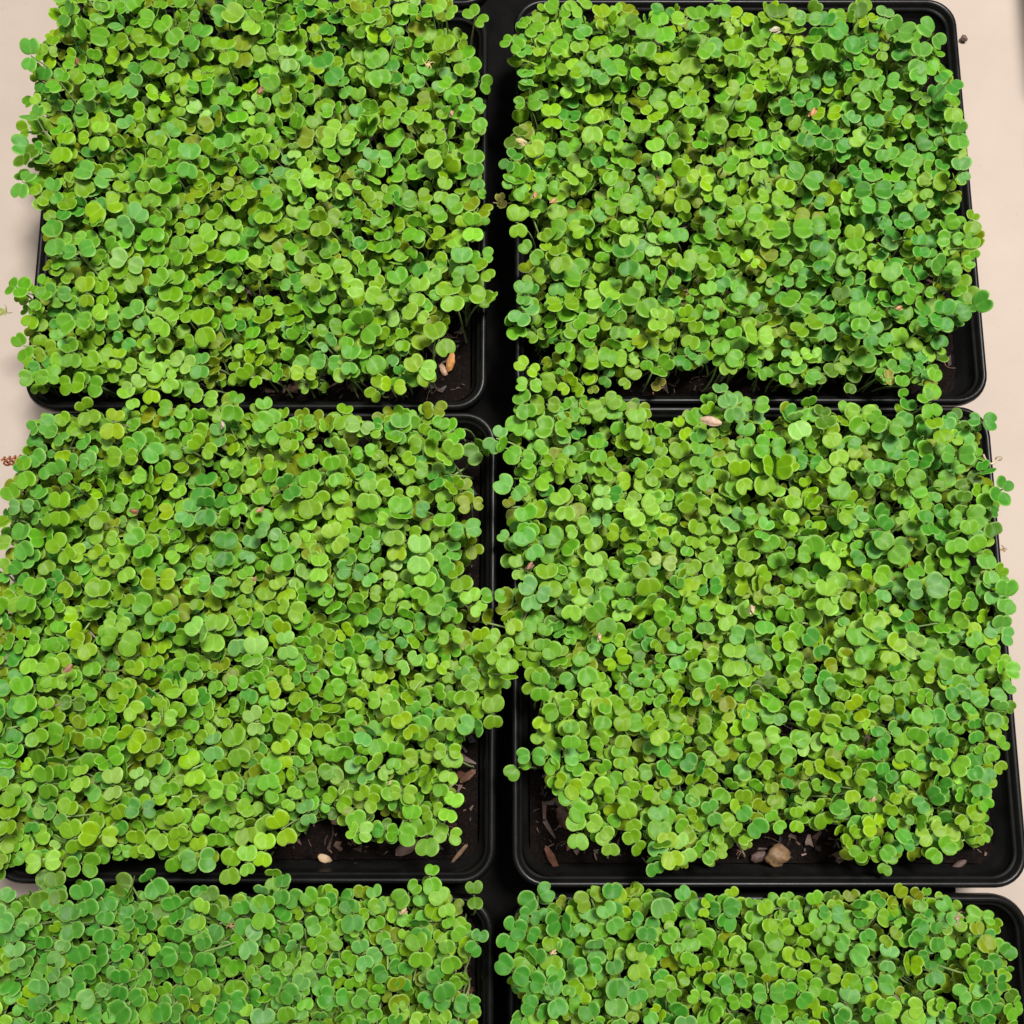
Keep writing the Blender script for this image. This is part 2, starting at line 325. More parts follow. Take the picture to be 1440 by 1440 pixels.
# --- the seedlings one can follow in the photograph: crop origin, then x y span angle colour (3x crop scale)
HAND = [
((0, 0), """133 237 140 85 b;150 490 112 60 b;262 610 150 90 Y;290 62 112 45 b;415 150 105 90 g;548 160 135 15 y;255 350 115 60 g;405 372 125 25 g;525 358 128 65 p;664 252 150 80 g;
725 325 70 20 p;985 62 105 60 p;845 125 105 -20 b;955 185 90 0 y;1215 215 78 0 P;1225 280 84 0 g;1365 258 104 30 G;967 398 112 60 g;1108 468 112 85 g;1210 405 82 90 y;1105 577 90 -40 p;1090 640 84 0 y;1055 690 88 -50 g;
1295 580 104 80 o;800 640 98 0 b;945 602 94 20 b;660 595 84 0 y;660 678 104 0 g;362 715 105 70 b;415 565 135 85 p;440 868 165 25 Y;580 902 104 -35 B;675 790 98 -20 g;720 755 92 0 g;820 815 96 70 o;808 888 74 0 g;
875 985 94 -45 p;970 1002 88 0 p;1150 857 92 -30 g;1115 915 80 0 y;1300 755 94 -60 p;1365 778 70 0 p;330 1062 140 5 b;235 1040 100 10 b;500 1095 94 70 P;640 980 102 0 g;760 1025 80 0 g;835 1037 98 -60 y;
95 1215 105 75 g;165 1267 112 60 g;318 1342 150 0 g;415 1320 84 -45 p;555 1190 104 60 y;675 1170 94 45 g;720 1237 104 0 y;890 1190 114 -45 g;1095 1105 98 0 p;1170 1100 84 80 p;1375 1145 84 -60 p;1315 1190 98 -40 y;
855 1337 104 0 y;680 1380 105 -30 p;560 1310 105 40 b;95 765 140 75 b;100 675 90 10 d;1000 490 95 10 g;1020 245 96 10 o;690 100 90 40 g;620 80 90 80 g;1060 110 90 -30 p;1250 100 120 10 g;1390 580 96 80 p;1285 930 100 70 g;1350 965 96 10 y;1000 1080 100 0 g;1140 985 90 40 o"""),
((480, 0), """565 75 118 -45 g;440 45 118 -40 p;160 165 112 0 Y;148 238 108 0 g;165 325 104 20 g;118 472 122 88 g;435 180 94 0 y;540 280 104 10 g;468 365 115 -45 g;258 485 115 -30 g;345 490 80 0 y;565 500 122 -40 g;
390 665 92 -60 p;122 650 76 -20 B;575 748 115 88 b;428 803 115 75 p;562 660 94 0 g;578 880 132 -40 o;310 985 104 -20 g;218 820 94 60 g;555 985 94 0 p;510 1078 98 0 b;604 1138 116 -50 y;518 1165 116 15 g;
471 1280 108 0 p;578 1245 92 80 y;322 1325 116 -25 p;400 1395 105 20 y;125 1400 104 45 g;185 1272 88 -40 y;65 1215 90 80 p;330 1200 94 0 p;240 1165 96 30 g;720 180 112 -40 g;890 178 135 -45 g;812 122 98 45 g;772 212 84 20 b;780 305 84 0 b;838 217 62 0 Y;
1012 140 90 45 b;1092 170 78 10 y;1130 282 92 -50 b;1040 262 112 60 g;1070 422 80 10 Y;1060 565 94 0 p;960 303 115 -20 y;1213 303 120 -10 g;1305 390 125 -25 g;1408 312 88 60 y;1350 670 94 25 p;1265 530 90 0 y;1366 542 74 30 g;
982 738 122 50 p;908 635 115 10 g;752 722 104 -20 g;730 790 115 -40 g;735 597 94 -10 d;728 655 80 -40 G;868 790 112 0 g;915 890 90 0 y;745 902 94 -10 y;1165 870 138 20 y;1092 907 92 30 y;1035 945 90 -60 b;1000 967 84 -70 Y;
910 967 104 60 g;800 1060 118 -45 g;1382 970 112 80 g;1215 1012 90 0 p;770 1212 86 0 b;935 1282 145 5 y;750 1340 104 -30 B;740 1397 94 20 g;1376 1172 122 -20 g;1130 1230 104 -50 p;1335 1370 84 0 p;1290 1292 105 40 g;1190 1055 105 20 G;930 1110 100 10 y;1290 130 100 0 g;1360 140 96 10 g;30 560 100 60 p;60 90 100 20 g;130 70 90 30 g;330 50 110 0 g"""),
((960, 0), """68 197 135 -40 g;225 257 92 0 g;215 190 94 0 y;330 205 125 -60 g;470 280 124 5 y;525 83 114 0 b;690 155 145 -55 g;590 212 104 10 g;940 137 104 70 b;1005 210 94 0 b;1032 115 104 60 b;995 320 88 -20 b;790 357 86 -10 b;1120 345 125 -45 G;
240 388 122 -30 y;40 470 86 0 g;390 367 78 20 g;192 547 116 -20 y;545 537 94 -40 G;640 565 82 20 g;590 607 86 -30 g;805 512 90 0 g;890 457 116 -35 b;740 587 86 60 p;815 600 90 45 b;945 665 94 60 b;340 622 80 0 g;412 605 84 60 g;325 690 80 0 p;205 692 94 70 g;
550 758 104 60 b;1165 597 98 0 b;1170 695 90 0 B;1085 765 84 80 y;1020 765 66 0 y;845 797 98 85 g;915 795 84 80 G;820 873 122 -10 b;745 716 112 30 g;972 915 126 30 g;505 962 105 85 g;612 948 122 0 g;120 970 84 -80 g;125 822 112 10 y;305 897 86 80 g;
1220 957 80 0 y;1220 1027 76 10 g;1005 1062 80 0 g;730 1032 90 10 y;588 1090 140 88 g;275 1080 70 45 Y;365 1010 96 30 p;745 1302 94 0 g;275 1250 118 -20 b;520 1375 142 35 y;750 1397 76 60 g;1222 1300 155 18 g;1100 1297 98 0 g;312 1420 155 0 p;890 1147 94 30 g;120 1320 72 0 b;
60 55 90 10 g;160 40 100 0 g;400 45 100 0 d;740 45 90 10 d;1140 480 92 0 p;1180 1120 110 30 g;1040 1350 110 0 g;680 1120 104 70 g;460 1260 100 50 g;370 830 120 0 y;70 760 120 -20 Y;30 1100 105 60 y"""),
((0, 480), """285 20 88 0 B;300 77 88 0 g;385 80 94 45 y;145 152 122 0 g;220 142 84 90 g;330 175 98 80 y;400 187 98 80 g;790 100 94 60 P;845 125 84 0 b;580 167 70 -45 P;535 213 80 30 p;640 230 80 0 Y;690 160 135 -45 p;885 237 80 80 p;
805 205 80 80 g;985 300 98 0 g;732 285 125 0 g;195 352 100 90 b;255 402 76 45 b;475 375 108 0 Y;375 317 98 20 y;520 490 140 10 y;155 497 94 45 b;310 507 72 90 b;385 530 130 -65 B;240 532 86 20 b;645 465 104 60 b;625 573 125 -5 p;
855 447 122 -40 y;930 402 120 -70 B;1110 345 105 60 g;1225 437 80 0 y;1200 367 76 0 y;1303 537 152 -65 g;1408 550 130 -85 g;1230 637 90 30 G;1352 662 84 45 y;1005 707 80 20 g;1195 717 94 20 y;855 647 108 0 G;780 747 94 -30 B;865 740 96 0 G;950 842 104 0 G;
88 695 112 10 B;45 637 94 30 g;110 582 94 20 g;250 672 105 0 y;375 702 105 45 y;210 747 88 10 g;295 737 80 30 y;440 822 120 -5 p;325 892 90 80 Y;405 892 76 40 Y;240 852 104 45 y;570 827 94 40 g;670 832 115 30 y;730 907 74 -45 p;845 927 76 80 g;
515 957 125 -60 p;430 962 90 -10 y;665 1005 152 0 Y;140 1032 106 -10 g;85 1117 107 -30 p;300 1022 115 45 y;415 1047 106 10 y;600 1112 104 60 g;690 1127 92 30 y;835 1082 122 90 y;925 1032 94 80 b;1250 1142 98 70 p;1190 1212 94 -20 Y;1345 982 82 0 p;1135 800 118 -30 B;
900 1267 106 0 p;1075 1287 107 0 P;1210 1312 94 10 P;1060 1352 104 0 g;820 1202 94 45 P;370 1302 86 30 Y;515 1192 76 60 p;500 1255 160 -20 y;200 1377 104 30 y;705 1202 76 0 G;1310 700 105 20 y;1400 800 90 20 p;1190 930 104 10 g;1310 890 90 20 o;100 880 100 30 b;130 910 100 40 b"""),
((960, 480), """215 67 86 60 g;195 112 80 0 y;1055 172 135 80 g;1055 287 94 10 g;1262 333 122 -15 G;185 247 90 20 B;215 307 94 10 b;300 265 118 0 g;490 372 107 25 P;645 455 142 -65 p;245 537 98 10 Y;385 537 172 0 y;660 632 107 0 g;650 567 84 60 p;465 712 125 70 p;750 727 80 -60 B;
690 727 94 70 y;855 767 80 -30 G;545 857 105 20 g;625 917 98 -30 p;480 892 112 0 g;1190 745 145 0 g;1335 655 107 -30 G;1030 768 125 80 g;905 897 98 45 g;1285 932 88 0 b;1018 1040 162 10 B;1183 1098 128 -10 y;1365 1042 106 0 b;1365 1122 92 -20 b;1370 1242 88 80 B;
800 1187 106 -20 p;740 1247 104 0 g;900 1272 94 -40 Y;980 1257 90 -30 P;1295 1242 86 80 Y;1235 1262 90 40 g;1070 1365 152 -20 g;1190 1370 104 0 g;805 970 132 -10 y;605 1042 94 -10 p;415 1270 122 0 y;370 1092 72 0 y;190 1182 86 30 p;220 1372 107 0 p;90 1387 105 60 g;
67 480 120 85 g;915 577 82 80 g;980 577 94 60 g;812 557 122 90 b;905 357 90 80 g;1025 462 86 90 g;970 497 80 80 g;1155 482 142 0 b;1095 395 90 20 y;600 340 96 20 d;340 440 108 80 g;1150 860 100 10 y;1240 850 90 30 g;340 800 122 60 b;350 600 108 20 y;100 590 90 20 g;20 1030 100 40 Y;260 960 90 0 y;130 960 98 10 y;1310 790 90 20 d;1390 1390 80 80 g"""),
((0, 960), """110 87 104 10 g;195 87 70 0 y;272 228 152 -20 g;155 230 100 30 g;560 117 98 50 Y;685 150 112 0 p;780 92 122 55 y;575 247 104 60 Y;640 267 86 20 y;815 362 150 -60 Y;470 397 98 10 P;480 477 90 20 y;595 422 66 30 P;565 527 92 75 G;1065 137 90 30 P;1055 267 94 20 y;985 230 108 20 y;1185 172 94 60 y;
948 457 128 -5 p;1150 462 94 70 g;1085 367 82 30 o;1130 415 100 10 g;190 387 107 0 g;278 565 135 80 y;345 422 90 20 p;420 652 162 -15 Y;575 652 94 0 y;660 662 98 -40 p;735 572 94 20 y;1170 587 107 30 Y;1045 642 107 10 y;1120 672 94 0 Y;1040 722 90 0 p;975 742 94 -20 y;
345 760 148 0 g;870 742 104 90 b;182 752 142 20 p;1152 818 112 86 g;235 832 90 10 d;170 912 98 10 d;520 852 104 80 d;655 867 104 30 G;345 880 105 20 G;435 1028 135 85 g;305 1047 105 20 g;335 1147 107 20 G;240 1167 86 -30 B;50 1062 98 0 B;752 1137 152 15 G;865 1167 94 0 G;820 1022 94 40 b;935 967 126 -25 d;
1100 932 98 0 P;1115 1002 105 0 Y;1185 902 82 0 g;1305 907 86 45 g;1050 1122 90 20 B;1270 1267 86 -30 P;405 1310 125 30 P;505 1242 94 0 g;545 1355 162 35 G;805 1335 122 20 d;270 1277 90 60 B;165 1282 98 0 B;160 1352 94 30 g;1110 1412 105 0 B;1215 1312 94 60 g;1210 1397 86 20 y;40 470 100 60 y;30 610 100 10 y;300 620 100 20 y;215 545 80 70 b;880 900 90 30 d;930 1390 90 70 G;680 1400 100 20 G;730 930 90 20 G;570 1000 110 30 G;60 1130 90 10 B;30 1010 90 60 B"""),
((480, 960), """205 112 90 10 p;260 157 94 30 Y;224 312 115 85 g;462 367 135 82 p;457 527 135 78 p;425 632 86 70 p;360 690 107 0 g;100 632 90 90 p;240 632 145 -10 g;285 472 86 80 p;215 452 94 60 g;130 502 90 70 y;60 580 94 20 g;748 357 118 35 g;830 312 82 80 b;845 172 86 -20 Y;840 47 86 0 g;885 122 86 -60 g;955 187 98 0 Y;970 247 86 0 g;
1100 97 94 0 Y;1105 167 80 0 g;980 442 98 60 Y;1000 540 100 60 g;995 667 94 0 p;1070 597 86 60 p;1115 650 86 40 p;1160 472 118 0 y;1205 547 88 20 y;1225 652 88 20 y;1340 227 86 30 Y;1345 552 96 20 b;1345 627 104 0 g;1335 692 92 10 B;1400 742 104 20 Y;1325 782 88 20 G;560 898 115 88 d;285 885 138 45 g;385 852 86 20 g;420 902 96 30 p;560 1122 82 -40 G;
50 1012 105 10 g;335 1062 98 0 g;335 1167 104 0 y;465 1182 94 20 y;262 1240 125 90 g;420 1262 150 -60 G;470 1342 150 -10 G;828 902 155 30 G;775 982 76 80 G;755 1042 94 70 G;700 1092 104 -20 G;690 1192 98 60 G;765 1192 100 -30 g;820 1152 104 -15 g;925 1000 152 0 g;1043 1190 125 0 G;1145 882 94 0 g;1355 942 104 20 P;1290 1062 94 0 G;1165 1287 108 0 G;1255 1217 104 10 y;1120 962 90 30 b;775 1287 76 0 G;830 1267 92 80 G;800 1362 94 60 G;1160 1372 104 0 b;1050 1390 100 30 G;520 60 100 0 y;640 95 100 10 y;440 170 96 0 p;530 180 96 70 b;910 1370 96 20 g;1250 1320 96 20 g"""),
((480, 480), """365 117 92 80 p;215 190 112 0 Y;310 92 90 40 Y;140 97 94 40 g;415 285 80 70 o;405 372 112 60 g;485 397 86 40 g;450 490 145 60 p;250 337 94 0 b;656 410 125 57 B;550 690 112 0 o;558 475 108 -60 d;555 787 88 -80 b;565 882 84 30 o;435 752 98 0 g;115 672 104 0 p;250 692 104 0 g;330 857 104 0 P;345 927 94 0 p;220 827 94 10 p;235 892 90 0 Y;350 1007 98 0 p;
505 1022 104 20 y;545 1077 94 25 p;592 1152 120 -10 o;641 1073 112 15 g;725 1202 82 30 Y;765 1247 82 30 g;670 1260 122 -40 y;625 1312 115 -50 y;705 1372 98 0 y;405 1112 104 60 g;790 185 112 0 p;786 110 112 -30 Y;1112 272 145 40 p;1245 315 84 0 p;785 292 96 10 g;860 365 104 80 g;880 1042 108 5 y;790 1032 94 60 B;800 1102 94 10 B;970 1142 90 -10 p;780 727 104 20 g;775 827 104 30 b;
925 657 94 30 p;1268 712 152 35 p;1100 682 86 0 P;1065 922 90 0 P;815 1300 92 85 y;890 1310 92 40 g;820 1410 104 0 y;740 350 104 -30 g;720 470 90 50 g;820 470 110 30 g;1040 1410 96 20 g;460 1250 110 0 y;1000 1040 116 0 y;1300 1030 106 10 y;1080 1140 106 40 g;690 600 100 60 b"""),
]
POLY = {
'top left': [(85,-15),(640,-15),(645,40),(675,100),(675,140),(683,170),(674,260),(684,285),(674,330),(682,375),(672,430),(636,442),(620,470),(602,490),(604,520),(588,542),(550,550),(440,546),(330,546),(200,552),(100,548),(50,552),(22,520),(24,470),(22,410),(60,385),(70,330),(44,268),(28,230),(45,150),(38,70),(68,40)],
'top right': [(738,26),(775,2),(1250,14),(1288,44),(1312,68),(1342,100),(1352,150),(1360,200),(1356,300),(1374,322),(1372,350),(1364,400),(1378,435),(1352,455),(1326,490),(1318,550),(1290,552),(1240,540),(1170,536),(1130,546),(1085,548),(1062,526),(1030,515),(940,524),(880,545),(765,555),(742,540),(762,500),(724,470),(726,440),(728,405),(742,375),(750,350),(760,322),(728,300),(716,250),(720,200),(724,100),(712,60)],
'middle left': [(50,582),(300,572),(460,584),(620,574),(642,600),(645,640),(640,660),(668,700),(645,722),(662,745),(668,768),(640,800),(662,850),(665,890),(690,890),(735,920),(725,945),(700,990),(685,1010),(655,1035),(650,1095),(628,1112),(612,1165),(560,1186),(505,1172),(470,1158),(440,1156),(395,1175),(370,1190),(330,1200),(250,1215),(200,1205),(120,1215),(60,1225),(-20,1220),(-30,900),(0,800),(6,690),(25,650),(44,600)],
'middle right': [(745,560),(880,558),(930,578),(1040,568),(1100,572),(1200,568),(1320,578),(1378,600),(1384,640),(1398,690),(1402,720),(1394,745),(1402,780),(1418,830),(1412,900),(1412,930),(1424,1000),(1414,1040),(1418,1060),(1404,1090),(1396,1135),(1388,1180),(1335,1202),(1300,1200),(1260,1218),(1200,1210),(1180,1165),(1060,1165),(1046,1195),(1000,1212),(960,1222),(926,1215),(905,1180),(860,1178),(805,1180),(812,1150),(795,1110),(768,1085),(750,1040),(765,1000),(750,965),(735,930),(705,870),(720,830),(705,760),(706,720),(725,690),(715,640),(722,590)],
'bottom left': [(-20,1262),(100,1250),(200,1248),(330,1258),(400,1252),(480,1250),(560,1252),(600,1240),(640,1252),(650,1300),(660,1340),(655,1390),(672,1410),(672,1490),(-30,1490)],
'bottom right': [(745,1262),(830,1256),(900,1248),(950,1252),(1010,1258),(1100,1260),(1140,1268),(1215,1250),(1260,1252),(1310,1258),(1405,1278),(1418,1330),(1428,1390),(1436,1490),(715,1490),(728,1420),(715,1350),(715,1320),(735,1290)],
}
def inside(P, poly):
    x, y = P[:, 0], P[:, 1]; c = np.zeros(len(P), bool); j = len(poly) - 1
    for i in range(len(poly)):
        xi, yi = poly[i]; xj, yj = poly[j]
        c ^= ((yi > y) != (yj > y)) & (x < (xj - xi) * (y - yi) / (yj - yi + 1e-9) + xi); j = i
    return c
# thin spots where soil or shade shows between the plants (photo x, y, radius)
THIN = [(545,208,36),(575,330,16),(760,325,26),(745,520,28),(590,1140,15),(530,1150,10),(960,545,16),(500,225,14),(1265,545,14),(255,545,10),(850,1000,8),(610,505,14),(690,700,25),(690,850,16)]

# species of shade: how a colour is drawn for the plants of the crowd, by place
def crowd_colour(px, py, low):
    if low > .35: keys, w = 'oydgGY', [.32, .38, .08, .15, .01, .06]  # low leaves: less green by nature, also darker to paint contrast between layers
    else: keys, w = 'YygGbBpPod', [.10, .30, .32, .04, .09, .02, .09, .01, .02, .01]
    w = np.array(w, float)
    blue = max(0., .25 * vnoise(np.array([[px, py]]), 130, 9)[0])
    if py > 1245: blue = 1.5 if px < 420 else .6
    if px < 110: blue = max(blue, .5)
    if px > 1130 and py < 560: blue = max(blue, .8)
    if px > 1230 and py > 560: blue = max(blue, .55)
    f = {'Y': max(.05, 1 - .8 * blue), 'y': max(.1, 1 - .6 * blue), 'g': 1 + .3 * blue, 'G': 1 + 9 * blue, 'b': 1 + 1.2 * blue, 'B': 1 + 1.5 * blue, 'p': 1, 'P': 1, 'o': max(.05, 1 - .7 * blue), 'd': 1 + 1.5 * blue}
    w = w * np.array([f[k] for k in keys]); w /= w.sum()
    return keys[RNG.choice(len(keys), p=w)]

def tray_of(px, py):
    if py < 566: return 'top left' if px < 703 else 'top right'
    if py < 1236: return 'middle left' if px < 706 else 'middle right'
    return 'bottom left' if px < 703 else 'bottom right'

PL = []      # plants: dict(px,py,z,span(px),ang,col,tray,hand,pair)
seen = []
for (ox, oy), txt in HAND:
    for ent in txt.replace('\n', '').split(';'):
        x, y, s, a, c = ent.split(); px, py, s = ox + float(x) / 3, oy + float(y) / 3, float(s) / 3.1
        if any((px - q[0]) ** 2 + (py - q[1]) ** 2 < 11 ** 2 for q in seen): continue
        seen.append((px, py)); tr = tray_of(px, py)
        if 1228 < py < 1246: tr = 'bottom left' if px < 703 and (px > 600 or c in 'dG') else tr
        if 690 < px < 745 and 885 < py < 950: tr = 'middle left'
        if 690 < px < 720 and 600 < py < 640: tr = 'middle right'
        if 374 < px < 394 and 1215 < py < 1245: tr = 'bottom left'
        if 560 < py < 572 and 300 > px: tr = 'middle left'
        z = .093 + float(RNG.normal(0, .0035))
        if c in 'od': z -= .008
        if (px, py) in ((663.3, 710),) or c == 'o' and 655 < px < 690 and py > 600: z = .070
        if 655 < px < 680 and 625 < py < 650: z = .062
        if px > 600 and px < 650 and 1070 < py < 1200: z -= .012
        zone_blue = .95 if py > 1245 and px < 430 else .6 if py > 1245 else .55 if px > 1150 and py < 560 else .35 if px > 1240 else 0
        if RNG.random() < zone_blue: c = {'y': 'g', 'Y': 'g', 'g': 'G', 'p': 'b', 'P': 'B'}.get(c, c)
        PL.append(dict(px=px, py=py, z=z, span=s, ang=float(a), col=c, tray=tr, hand=True, pair=s > 34.9))
HX = np.array(seen)
def fill(tr, spacing, z0, z1, low, keep_off):
    poly = POLY[tr]; P = np.array(poly, float); lo, hi = P.min(0), P.max(0)
    n = int((hi - lo).prod() / spacing ** 2 * 3); C = RNG.uniform(lo, hi, (n, 2)); ok = np.ones(n, bool)
    for a in range(8): ok &= inside(C + 8 * np.array([cos(a * pi / 4), sin(a * pi / 4)]), poly)
    C = C[ok]
    grid = {}; out = []
    for c in C:
        if any((c[0] - a) ** 2 + (c[1] - b) ** 2 < r * r and RNG.random() < .86 for a, b, r in THIN): continue
        k = (int(c[0] // spacing), int(c[1] // spacing)); ok = True
        for i in (-1, 0, 1):
            for j in (-1, 0, 1):
                for q in grid.get((k[0] + i, k[1] + j), ()):
                    if (q[0] - c[0]) ** 2 + (q[1] - c[1]) ** 2 < spacing ** 2: ok = False; break
        if not ok: continue
        if keep_off and ((HX - c) ** 2).sum(1).min() < keep_off ** 2: continue
        grid.setdefault(k, []).append(c); out.append(c)
    for c in out:
        s = RNG.normal(39, 5) if RNG.random() < .65 else RNG.normal(27.5, 3)
        s = RNG.normal(20, 2) if RNG.random() < .10 else s
        s = float(np.clip(s, 16, 52)) * (1.0 if low < .5 else .88) * (.99 if c[1] > 700 else .90)
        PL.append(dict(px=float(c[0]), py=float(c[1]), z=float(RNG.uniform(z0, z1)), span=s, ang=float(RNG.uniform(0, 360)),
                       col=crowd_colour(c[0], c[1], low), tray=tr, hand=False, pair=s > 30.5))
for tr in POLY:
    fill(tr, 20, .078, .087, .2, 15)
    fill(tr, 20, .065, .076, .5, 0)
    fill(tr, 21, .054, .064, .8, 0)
def build(p, rng):
    """-> list of (kind, V, F, tint) in world metres, and the base point"""
    px, py, z = p['px'], p['py'], p['z']; tr = p['tray']
    x0, x1, y0, y1 = TRAYS[tr]; S = p['span'] * scale_at(px, py, z)
    A = unp(px, py, z); ya = radians(p['ang']); tint = np.array(PAL[p['col']])
    tint = tint * rng.uniform(.88, 1.12) * (1 + rng.normal(0, .05, 3))
    q = np.array([px, py]); tilt = rng.normal(0, .09 if p['hand'] else .16, 2) + .10 * np.array([vnoise(q[None], 90, 5)[0], vnoise(q[None], 90, 6)[0]])
    U = np.array([tilt[0], tilt[1], 1.0])
    ed = np.array([A[0] - (x0 + x1) / 2, A[1] - (y0 + y1) / 2]) / np.array([(x1 - x0) / 2, (y1 - y0) / 2])
    U[:2] += .25 * np.sign(ed) * np.clip(np.abs(ed) - .8, 0, .4)          # plants at the tray's edge lean out
    U /= np.linalg.norm(U); out = []
    def frame(a, e):
        d = np.array([cos(a), sin(a), 0.]); d -= U * (d @ U); d /= np.linalg.norm(d)
        ax = cos(e) * d + sin(e) * U; n = -sin(e) * d + cos(e) * U
        return ax, np.cross(n, ax), n
    half_open = rng.random() < (.03 if p['hand'] else .09)
    if p['pair']:
        L = S * .48; asym = rng.uniform(.86, 1.14)
        for k in (0, 1):
            l = L * (asym if k == 0 else 2 - asym); e = rng.normal(.08, .12) if rng.random() < .9 else rng.uniform(.4, 1.0)
            if half_open: e = rng.uniform(.75, 1.15)
            ax, sd, n = frame(ya + k * pi + rng.normal(0, .13), e)
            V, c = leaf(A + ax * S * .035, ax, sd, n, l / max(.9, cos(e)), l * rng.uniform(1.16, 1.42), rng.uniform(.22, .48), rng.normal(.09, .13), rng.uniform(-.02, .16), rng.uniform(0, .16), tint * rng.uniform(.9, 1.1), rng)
            out.append(('leaf', V, [LEAF_T, LEAF_Q], c))
        node = A
    else:
        Wd = S * 1.0; l = Wd * rng.uniform(.66, .86); a = ya + pi / 2 + (pi if rng.random() < .5 else 0)
        e = rng.normal(.08, .15); ax, sd, n = frame(a, e)
        node = A - ax * l * .5
        V, c = leaf(node + ax * S * .03, ax, sd, n, l, Wd, rng.uniform(.18, .45), rng.normal(.10, .13), rng.uniform(-.02, .16), rng.uniform(0, .14), tint, rng)
        out.append(('leaf', V, [LEAF_T, LEAF_Q], c))
        e2 = rng.uniform(-.35, .10) if rng.random() < .85 else rng.uniform(.9, 1.3); k2 = rng.uniform(.74, .98)
        ax, sd, n = frame(a + pi + rng.normal(0, .35), e2)
        V, c = leaf(node + ax * S * .03 - U * .0006, ax, sd, n, l * k2, Wd * k2, rng.uniform(.20, .46), rng.normal(.08, .1), rng.uniform(0, .2), rng.uniform(0, .15), tint * rng.uniform(.85, 1.05), rng)
        out.append(('leaf', V, [LEAF_T, LEAF_Q], c))
    m = .0125
    lean = node[:2] + rng.normal(0, .006, 2)
    base = np.array([np.clip(lean[0], x0 + m, x1 - m), np.clip(lean[1], y0 + m, y1 - m), SOIL_Z])
    bend = np.array([*(rng.normal(0, .003, 2)), .004]) - np.array([*(node[:2] - base[:2]) * .35, 0])
    V, F = stem_tube(base, node + U * .0003, bend, .00062, .0005)
    sc = np.array([.27, .38, .13]) * rng.uniform(.75, 1.15) if rng.random() < .95 else np.array([.34, .27, .20])
    out.append(('stem', V, [F], np.repeat(sc[None], len(V), 0)))
    return out, base

for p in PL:
    if p['tray'] in POLY: p['z'] += .0045 * float(vnoise(np.array([[p['px'], p['py']]]), 55, 12)[0])
for p in PL:      # nothing low may stick into a rim
    x0, x1, y0, y1 = TRAYS[p['tray']]; A = unp(p['px'], p['py'], p['z']); g = .0055 + .0075
    if not (x0 + g < A[0] < x1 - g and y0 + g < A[1] < y1 - g): p['z'] = max(p['z'], .0715 + .003 * math.sin(p['px']))
GEO = []
for i, p in enumerate(PL):
    r = np.random.default_rng(1000 + i); parts, base = build(p, r); p['base'] = base; GEO.append(parts)

# which plants show largest: splat the leaf points into a coarse depth map
G = 400; own, pid, pz, cell = None, [], [], []
for i, parts in enumerate(GEO):
    for kind, V, F, c in parts[:2]:
        q = proj(np.concatenate([V, (V[1:-1] + V[2:]) / 2])); zz = np.concatenate([V[:, 2], (V[1:-1, 2] + V[2:, 2]) / 2])
        ix = np.floor(q * G / 1440).astype(int); ok = (ix >= 0).all(1) & (ix < G).all(1)
        cell.append(ix[ok, 1] * G + ix[ok, 0]); pz.append(zz[ok]); pid.append(np.full(ok.sum(), i))
cell, pz, pid = map(np.concatenate, (cell, pz, pid))
top = np.full(G * G, -1.); np.maximum.at(top, cell, pz)
vis = pz >= top[cell] - 1e-9
share = np.bincount(pid[vis], minlength=len(PL)).astype(float)
full = np.bincount(pid, minlength=len(PL))
uc = np.unique(cell[vis] * 100000 + pid[vis]) % 100000
area_px = np.bincount(uc, minlength=len(PL))
SHOWN = set(np.argsort(-area_px)[:300].tolist())

# ---- labels
def zone(p):
    x0, x1, y0, y1 = TRAYS[p['tray']]; A = unp(p['px'], p['py'], p['z'])
    u, v = (A[0] - x0) / (x1 - x0), (A[1] - y0) / (y1 - y0)
    hor = 'left' if u < .33 else 'right' if u > .67 else ''
    if p['tray'].startswith('bottom') and v < .68: return 'bottom edge, %s of' % (hor + ' side' if hor else 'middle')
    ver = 'upper' if v > .67 else 'lower' if v < .33 else ''
    if ver and hor: return '%s %s corner of' % (ver, hor)
    if ver or hor: return 'by the %s rim of' % (ver or hor)
    return 'in the centre of'
CUSTOM = {(668, 25): 'small seedling standing alone over black at the top of the gap between the top trays',
 (698, 617): 'bluish four-lobed seedling hanging alone over the crossing of the four trays',
 (1367, 433): 'bright green seedling poking past the right rim over the table, top right tray',
 (1380, 591): 'deep green three-lobed seedling over the corner notch at the right between two trays',
 (384, 1233): 'small seedling with stacked leaves over the black band above the bottom left tray',
 (667, 1259): 'dark narrow-leaved seedling at the upper right corner of the bottom left tray',
 (600, 1190): 'single round leaf seedling lowest over the bare soil of the middle left tray',
 (729, 1079): 'seedling leaning out left on a bent pale stem from the middle right tray',
 (663, 710): 'olive seedling low in the dark gap at the right rim of the middle left tray',
 (87, 203): 'bright yellow-green four-lobed seedling, the most vivid in the top left tray',
 (44, 79): 'two-tone seedling reaching furthest over the table, upper left corner of the top left tray',
 (740, 541): 'pale four-lobed seedling alone in the dark lower left corner of the top right tray',
 (618, 575): 'yellowed round seedling at the tray edge below the bare soil corner'}
lab = {}
for i in sorted(SHOWN):
    p = PL[i]
    for (cx, cy), t in CUSTOM.items():
        if p['hand'] and abs(p['px'] - cx) < 7 and abs(p['py'] - cy) < 7 and t not in lab.values(): lab[i] = t
    if i in lab: continue
    s = 'large' if p['span'] > 41 else 'small' if p['span'] < 28 else 'medium'
    a = p['ang'] % 180; o = 'sideways' if (a < 30 or a > 150) else 'upright' if 60 < a < 120 else 'slanting'
    lab[i] = '%s %s %s seedling, %s %s tray' % (s, o, WORD[p['col']], zone(p), p['tray'])
inv = {}
for i, t in lab.items(): inv.setdefault(t, []).append(i)
